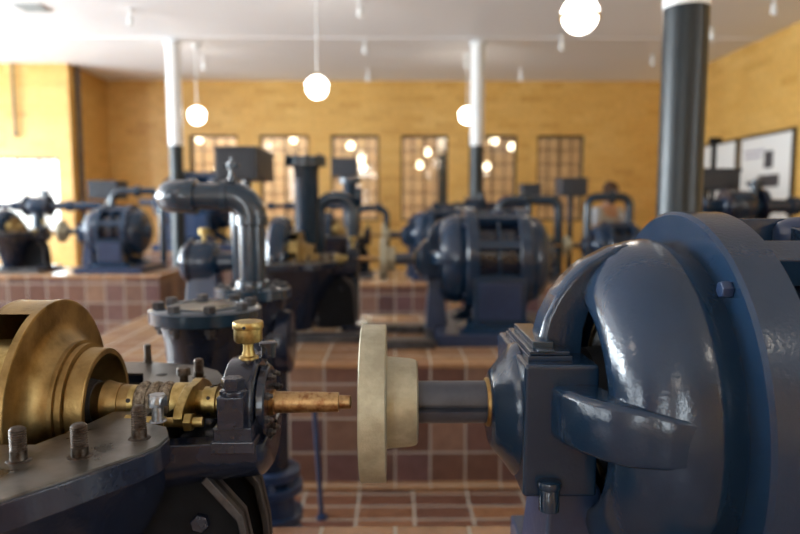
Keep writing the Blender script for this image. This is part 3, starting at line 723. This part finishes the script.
lathe(bm, [(zt+.05, .018), (zt+.075, .016), (zt+.08, .010), (zt+.105, .010), (zt+.11, .019), (zt+.13, .019), (zt+.135, .008), (zt+.155, .007)], c=(xc, 0, 0), seg=16); cyl(bm, (xc-.03, 0, zt+.12), (xc+.03, 0, zt+.12), .008, seg=10); obj('grease_cock', bm, PIPEP, r)
# small rotary pump on the second plinth at left
p = at(205, 262, 3.95)
r = root('rotary_pump', (p.x, 3.95, PH), 'small drum shaped pump with brass oiler behind the vertical elbow pipe', 'pump')
h = p.z-PH
bm = bm_new(); lathe(bm, [(-.14, .03), (-.13, .09), (-.10, .12), (-.06, .125), (.04, .125), (.07, .11), (.09, .06), (.20, .05)], 'x', c=(0, 0, h), seg=36); obj('drum', bm, NAVY, r)
bm = bm_new(); lathe(bm, [(-.085, .12), (-.083, .14), (-.065, .14), (-.063, .12)], 'x', c=(0, 0, h), seg=36, caps=False); obj('drum_flange', bm, DARK, r)
bm = bm_new(); frustum(bm, (-.12, .12, -.13, .13), (-.08, .08, -.08, .08), 0, h-.06); obj('pedestal', bm, NAVYB, r, bevel=.006)
bm = bm_new(); lathe(bm, [(h+.11, .012), (h+.16, .012), (h+.165, .03), (h+.20, .032), (h+.205, .02)], seg=20); obj('oil_cup', bm, BRASSL, r)
# leaning rod behind the shaft
pb = atz(322, 518, 0); pt = at(314, 405, pb.y)
bm = bm_new(); cyl(bm, (0, 0, 0), pt-pb, .0125); lathe(bm, [(0, .03), (.012, .03), (.014, .014)], seg=20)
tag(obj('iron_rod', bm, NAVYB, loc=tuple(pb)), 'thin dark blue rod standing on the floor behind the bronze shaft', 'rod')
# horizontal flange and pipe of row 2
def stack(x, y, zb, zt, rf, rc, label):
    r = root('flanged_stack', (x, y, zb), label, 'pipe flange', 'vertical flanged pipe stacks')
    h = zt-zb
    bm = bm_new(); lathe(bm, [(0, rc*1.25), (.04, rc*1.2), (.06, rc), (h-.10, rc), (h-.06, rc*1.15)], seg=36); obj('pipe_body', bm, PIPEP, r)
    bm = bm_new(); flange(bm, h-.07, h-.036, rf); flange(bm, h-.034, h, rf); f = obj('top_flange', bm, PIPEP, r)
    ringbolts('hex_bolt', f, DULL, h, rf*.82, 8, rf*.1, .012)
    bm = bm_new(); flange(bm, 0, .04, rf*1.05); obj('base_flange', bm, DARK, r)
    return r
s0 = stack(at(306, 160, 5.03).x, 5.03, PH, at(306, 157, 5.03).z, .152, .092, 'tall capped pipe with bolted top flange right of the grey box')
s1 = dup(s0, (-.60, 8.82, PH), 'far capped pipe in front of the third back window')
#s2 = dup(s0, (-1.05, 3.85, PH), 'short capped pipe standing low on the second plinth at left', scale=.42)

def control_box(px0, px1, py0, py1, Y, depth, zb, label, post=True):
    a = at(px0, py1, Y); b = at(px1, py0, Y)
    r = root('control_box', ((a.x+b.x)/2, Y+depth/2, zb), label, 'control box', 'dark metal control boxes on posts')
    w = (b.x-a.x)/2; z0 = a.z-zb; z1 = b.z-zb
    bm = bm_new(); box(bm, -w, w, -depth/2, depth/2, z0, z1); obj('box_body', bm, GREYP, r, bevel=.006)
    bm = bm_new(); box(bm, -w-.008, w+.008, -depth/2-.008, depth/2+.008, z1-.02, z1+.006); obj('box_lid', bm, GREYP, r, bevel=.004)
    bm = bm_new(); box(bm, -w*.75, w*.75, -depth/2-.006, -depth/2+.001, z0+.03, z1-.05); obj('front_plate', bm, GREYP, r, bevel=.002)
    bm = bm_new(); lathe(bm, [(0, .07), (.02, .07), (.03, .035), (z0, .035)], seg=20); obj('post', bm, DARK, r)
    return r
control_box(216, 256, 147, 179, 4.8, .68, PH, 'large dark box on a post above the horizontal elbow pipe')
control_box(88, 116, 181, 199, 8.2, .35, 0, 'small dark box above the left motor')
control_box(523, 541, 184, 200, 8.75, .3, 0, 'small dark box right of the middle column')
control_box(562, 588, 178, 196, 8.45, .4, 0, 'dark box on a post in front of the last back window')
control_box(698, 741, 169, 190, 5.15, .5, 0, 'dark box below the white boards at right')
control_box(331, 357, 158, 176, 9.4, .3, 0, 'dark box in front of the third back window')

# right hand valve group
def valve_set(loc, label, s=1):
    r = root('gate_valve', loc, label, 'valve', 'navy flanged valves with pipes')
    H = 1.6-loc[2]
    bm = bm_new(); lathe(bm, [(-.62, .0), (-.61, .05), (-.56, .062), (-.52, .05), (-.50, .035), (-.30, .035), (-.29, .06), (-.25, .06), (-.24, .05), (-.15, .055), (-.12, .10), (-.04, .115), (.05, .11), (.12, .08), (.16, .05), (.20, .05), (.35, .05), (.36, .07), (.42, .07), (.43, .05), (.8, .05)], 'x', c=(0, 0, H), seg=36); obj('valve_body', bm, NAVY, r, sharp=50)
    for x in (-.14, .13):
        bm = bm_new()
        lathe(bm, [(x, .10), (x+.003, .13), (x+.03, .13), (x+.033, .10)], 'x', c=(0, 0, H), seg=36)
        obj('valve_flange', bm, DARK, r)
    bm = bm_new(); lathe(bm, [(0, .11), (.03, .11), (.05, .075), (H-.1, .075), (H, .08)], seg=32); obj('riser', bm, PIPEP, r)
    bm = bm_new(); lathe(bm, [(H+.06, .03), (H+.12, .028), (H+.13, .045), (H+.15, .045), (H+.16, .02), (H+.20, .02)], c=(.1, 0, 0), seg=18); cyl(bm, (.04, 0, H+.17), (.16, 0, H+.17), .015, seg=10); obj('grease_cock', bm, PIPEP, r)
    return r
v0 = valve_set((at(738, 200, 5.0).x, 4.95, 0), 'navy valve and pipe below the white boards at the right edge')
v1 = dup(v0, (-4.35, 8.1, 0), 'valve with pipe at the left behind the dark pump')
v2 = dup(v0, (-1.35, 10.2, 0), 'far valve behind the tall capped pipe')
v3 = dup(v0, (1.15, 9.6, 0), 'far valve between the middle column and the last window')
# display post above the right valve
p = at(741, 150, 5.3); bm = bm_new(); box(bm, -.016, .016, -.016, .016, 0, at(741, 136, 5.3).z); box(bm, -.035, .05, -.03, .03, at(741, 138, 5.3).z, at(741, 132, 5.3).z)
tag(obj('sign_post', bm, BLACKP, loc=(p.x, 5.75, 0)), 'thin black post with a small cap in front of the white boards', 'post')

# portal pipes on the right bank
def portal(pts, rad, loc, label, bendr=.12):
    r = root('portal_pipe', loc, label, 'pipe', 'bent dark pipes in the right background')
    bm = bm_new(); tube(bm, bend(pts, bendr, 8), rad, 18); obj('pipe_run', bm, PIPEP, r)
    bm = bm_new()
    for q, d in ((pts[1], 'x'),):
        q = Vector(q); lathe(bm, [(-.02, rad), (-.02, rad*1.7), (.03, rad*1.7), (.03, rad)], d, c=(q+(Vector((.3, 0, 0)) if d == 'x' else Vector((0, 0, .04)))), seg=20)
    obj('pipe_flange', bm, PIPEP, r)
def W(px, py, Y): return at(px, py, Y)
a = W(500, 200, 8.5); b = W(559, 200, 8.5)
portal([(0, 0, 0), (0, 0, a.z), (b.x-a.x, 0, a.z), (b.x-a.x, 0, 0)], .06, (a.x, 8.5, 0), 'bent dark pipe arching right of the middle column')
a = W(588, 197, 8.5); b = W(630, 197, 8.5)
portal([(0, 0, 0), (0, 0, a.z), (b.x-a.x, 0, a.z), (b.x-a.x, 0, 0)], .055, (a.x, 8.5, 0), 'bent dark pipe arching in front of the person')
a = W(110, 191, 7.9); b = W(160, 191, 7.9)
portal([(0, 0, 0), (0, 0, a.z), (b.x-a.x, 0, a.z), (b.x-a.x, 0, 0)], .04, (a.x, 7.95, 0), 'thin dark pipe arching above the left motor')
a = W(320, 190, 5.0)
portal([(0, 0, 0), (0, 0, a.z-PH-.05), (.26, 0, a.z-PH-.05), (.26, 0, 0)], .045, (a.x-.02, 5.1, PH), 'bent dark pipe right behind the tall capped pipe')
a = W(372, 208, 9.2)
portal([(0, 0, 0), (0, 0, a.z), (.4, 0, a.z), (.4, 0, 0)], .045, (a.x-.2, 9.2, 0), 'far bent pipe on the third plinth')

# bed rails on second plinth between pump and motor
bm = bm_new()
extrude_poly(bm, [(-.21, -.32), (.25, -.32), (.25, .32), (-.21, .32)], [[(-.15, -.20), (.2, -.20), (.2, .20), (-.15, .20)]], 0, .05)
tag(obj('bed_plate', bm, DULL, bevel=.004, loc=(0, 4.3, PH)), 'dark iron bed plate on the second plinth below the coupling', 'bed plate')

# ------------------------------------------------------------------ person
def skin(name, pts, edges, mat, parent, rootv=0, sub=2):
    me = bpy.data.meshes.new(name); me.from_pydata([p[:3] for p in pts], edges, []); me.materials.append(mat)
    o = bpy.data.objects.new(name, me); COL.objects.link(o); o.parent = parent
    m = o.modifiers.new('skin', 'SKIN'); m.use_smooth_shade = True
    for i, v in enumerate(me.skin_vertices[0].data):
        rr = pts[i][3]; v.radius = rr if isinstance(rr, tuple) else (rr, rr); v.use_root = (i == rootv)
    s = o.modifiers.new('sub', 'SUBSURF'); s.levels = sub; s.render_levels = sub
    return o
pp = at(603, 200, 9.3)
PR = root('person', (pp.x, 9.3, .10), 'person with brown hair and pale grey shirt leaning over the far pumps', 'person', rz=math.radians(20))
J = [(0, 0, .96, (.15, .10)), (0, -.02, 1.12, (.13, .09)), (0, -.06, 1.32, (.16, .10)), (0, -.10, 1.46, (.13, .085)), (0, -.13, 1.53, (.055, .055)), (0, -.17, 1.62, (.06, .06)), (0, -.19, 1.70, (.075, .09)), (0, -.19, 1.78, (.06, .07)),
     (.17, -.10, 1.43, .058), (.24, -.22, 1.22, .045), (.16, -.40, 1.10, .036), (.13, -.47, 1.08, (.035, .02)),
     (-.17, -.10, 1.43, .058), (-.25, -.20, 1.20, .045), (-.20, -.42, 1.14, .036), (-.18, -.49, 1.13, (.035, .02)),
     (.09, 0, .90, .085), (.10, -.03, .50, .058), (.10, .03, .09, .04), (.10, -.12, .035, (.04, .03)),
     (-.09, 0, .90, .085), (-.10, .02, .50, .058), (-.10, .06, .09, .04), (-.10, -.09, .035, (.04, .03))]
E = [(0, 1), (1, 2), (2, 3), (3, 4), (4, 5), (5, 6), (6, 7), (3, 8), (8, 9), (9, 10), (10, 11), (3, 12), (12, 13), (13, 14), (14, 15), (0, 16), (16, 17), (17, 18), (18, 19), (0, 20), (20, 21), (21, 22), (22, 23)]
for hb, sx in ((11, 1), (15, -1)):
    x, y, z, _ = J[hb]
    for k in range(4):
        b0 = len(J); J.append((x+(k-1.5)*.019, y-.045, z-.004, .009)); J.append((x+(k-1.5)*.021, y-.085+abs(k-1.5)*.006, z-.03, .008)); E += [(hb, b0), (b0, b0+1)]
    b0 = len(J); J.append((x-sx*.045, y-.02, z-.01, .010)); J.append((x-sx*.055, y-.055, z-.025, .009)); E += [(hb, b0), (b0, b0+1)]
b0 = len(J); J.append((0, -.285, 1.675, .012)); E.append((6, b0))
skin('body', J, E, SKIN, PR)
def sel(ids, grow):
    mp = {v: i for i, v in enumerate(ids)}
    pts = []
    for v in ids:
        x, y, z, rr = J[v]; rr = rr if isinstance(rr, tuple) else (rr, rr); pts.append((x, y, z, (rr[0]+grow, rr[1]+grow)))
    return pts, [(mp[a], mp[b]) for a, b in E if a in mp and b in mp]
pts, ed = sel([0, 1, 2, 3, 8, 9, 12, 13], .022); skin('shirt', pts, ed, SHIRT, PR)
pts, ed = sel([0, 16, 17, 18, 20, 21, 22], .02); skin('trousers', pts, ed, TROUS, PR)
bm = bm_new()
for s in (-1, 1):
    v = lathe(bm, [(math.cos(a*PI/10)*.05, math.sin(a*PI/10)*.055) for a in range(11)], seg=20); xform(bm, v, Matrix.Translation((s*.10, -.06+(.03 if s < 0 else 0), .05)) @ Matrix.Diagonal((.9, 2.5, .9, 1)))
obj('shoes', bm, SHOE, PR)
bm = bm_new(); v = lathe(bm, [(math.cos(a*PI/20)*.135, math.sin(a*PI/20)*.105) for a in range(13)], seg=28); xform(bm, v, Matrix.Translation((0, -.165, 1.715)) @ Matrix.Rotation(-.45, 4, 'X')); obj('hair', bm, HAIR, PR)
bm = bm_new()
for s in (-1, 1): v = lathe(bm, [(math.cos(a*PI/8)*.011, math.sin(a*PI/8)*.011) for a in range(9)], c=(s*.032, -.262, 1.70), seg=12)
obj('eyes', bm, INK, PR)
bm = bm_new(); box(bm, -.025, .025, -.268, -.255, 1.635, 1.642); obj('mouth', bm, plain('lips', (.35, .12, .1)), PR)
bm = bm_new(); box(bm, 2.0, 4.6, 8.72, 10.2, 0, .10); tag(obj('walkway', bm, TILE, uv=True), 'low tiled step the person stands on', 'step')

# ------------------------------------------------------------------ light
def area(name, loc, rot, sx, sy, power, col):
    l = bpy.data.lights.new(name, 'AREA'); l.shape = 'RECTANGLE'; l.size = sx; l.size_y = sy; l.energy = power; l.color = col
    o = bpy.data.objects.new(name, l); COL.objects.link(o); o.location = loc; o.rotation_euler = rot
    return o
SKY = (.80, .92, 1.0)
for h in wl2: area('daylight', (XL-.45, (h[0]+h[1])/2, (h[2]+h[3])/2), (0, -PI/2, 0), 2.6, 2.0, 60 if h[0] < 1 else (540 if h[0] < 5 else 380), SKY)
for h in wf: area('daylight', ((h[0]+h[1])/2, YF-.45, (h[2]+h[3])/2), (PI/2, 0, 0), h[1]-h[0], 2.3, 46, SKY)
for h in wr: area('daylight', (XR+.45, (h[0]+h[1])/2, (h[2]+h[3])/2), (0, PI/2, 0), 2.4, 1.4, 50, SKY)
h = wl[0]; area('daylight', ((h[0]+h[1])/2, YL+.6, (h[2]+h[3])/2), (-PI/2, 0, 0), 2.6, 1.3, 170, SKY)
for x in (-4.2, -.8, 3.0):  # unseen fill lights added to brighten the room beyond, apart from its globes
    l = bpy.data.lights.new('room_beyond_fill', 'POINT'); l.energy = 260 if x < -2 else (70 if x < 0 else 40); l.color = (1, .93, .80); l.shadow_soft_size = .15
    o = bpy.data.objects.new('room_beyond_fill', l); COL.objects.link(o); o.location = (x, BACK+2.6, 3.6)
w = bpy.data.worlds.new('world'); S.world = w; w.use_nodes = True; nt = w.node_tree
bg = nt.nodes['Background']; sky = nt.nodes.new('ShaderNodeTexSky'); sky.sky_type = 'HOSEK_WILKIE'
sky.sun_direction = (-.4, -.5, .75); sky.turbidity = 3
mx = nt.nodes.new('ShaderNodeMix'); mx.data_type = 'RGBA'; mx.inputs[0].default_value = .75; mx.inputs[7].default_value = (1, 1, 1, 1)
nt.links.new(sky.outputs[0], mx.inputs[6]); nt.links.new(mx.outputs[2], bg.inputs[0]); bg.inputs[1].default_value = 2.5

# ------------------------------------------------------------------ camera
cam = bpy.data.cameras.new('camera'); co = bpy.data.objects.new('camera', cam); COL.objects.link(co)
co.location = EYE; co.rotation_euler = CAMROT.to_euler()
cam.sensor_width = 36; cam.lens = 36*F/800; cam.clip_start = .05
cam.dof.use_dof = True; cam.dof.focus_distance = 1.06; cam.dof.aperture_fstop = 2.4
S.camera = co
vs = S.view_settings; vs.view_transform = 'Standard'; vs.look = 'None'; vs.gamma = 1; vs.use_curve_mapping = False; vs.exposure = 0.58
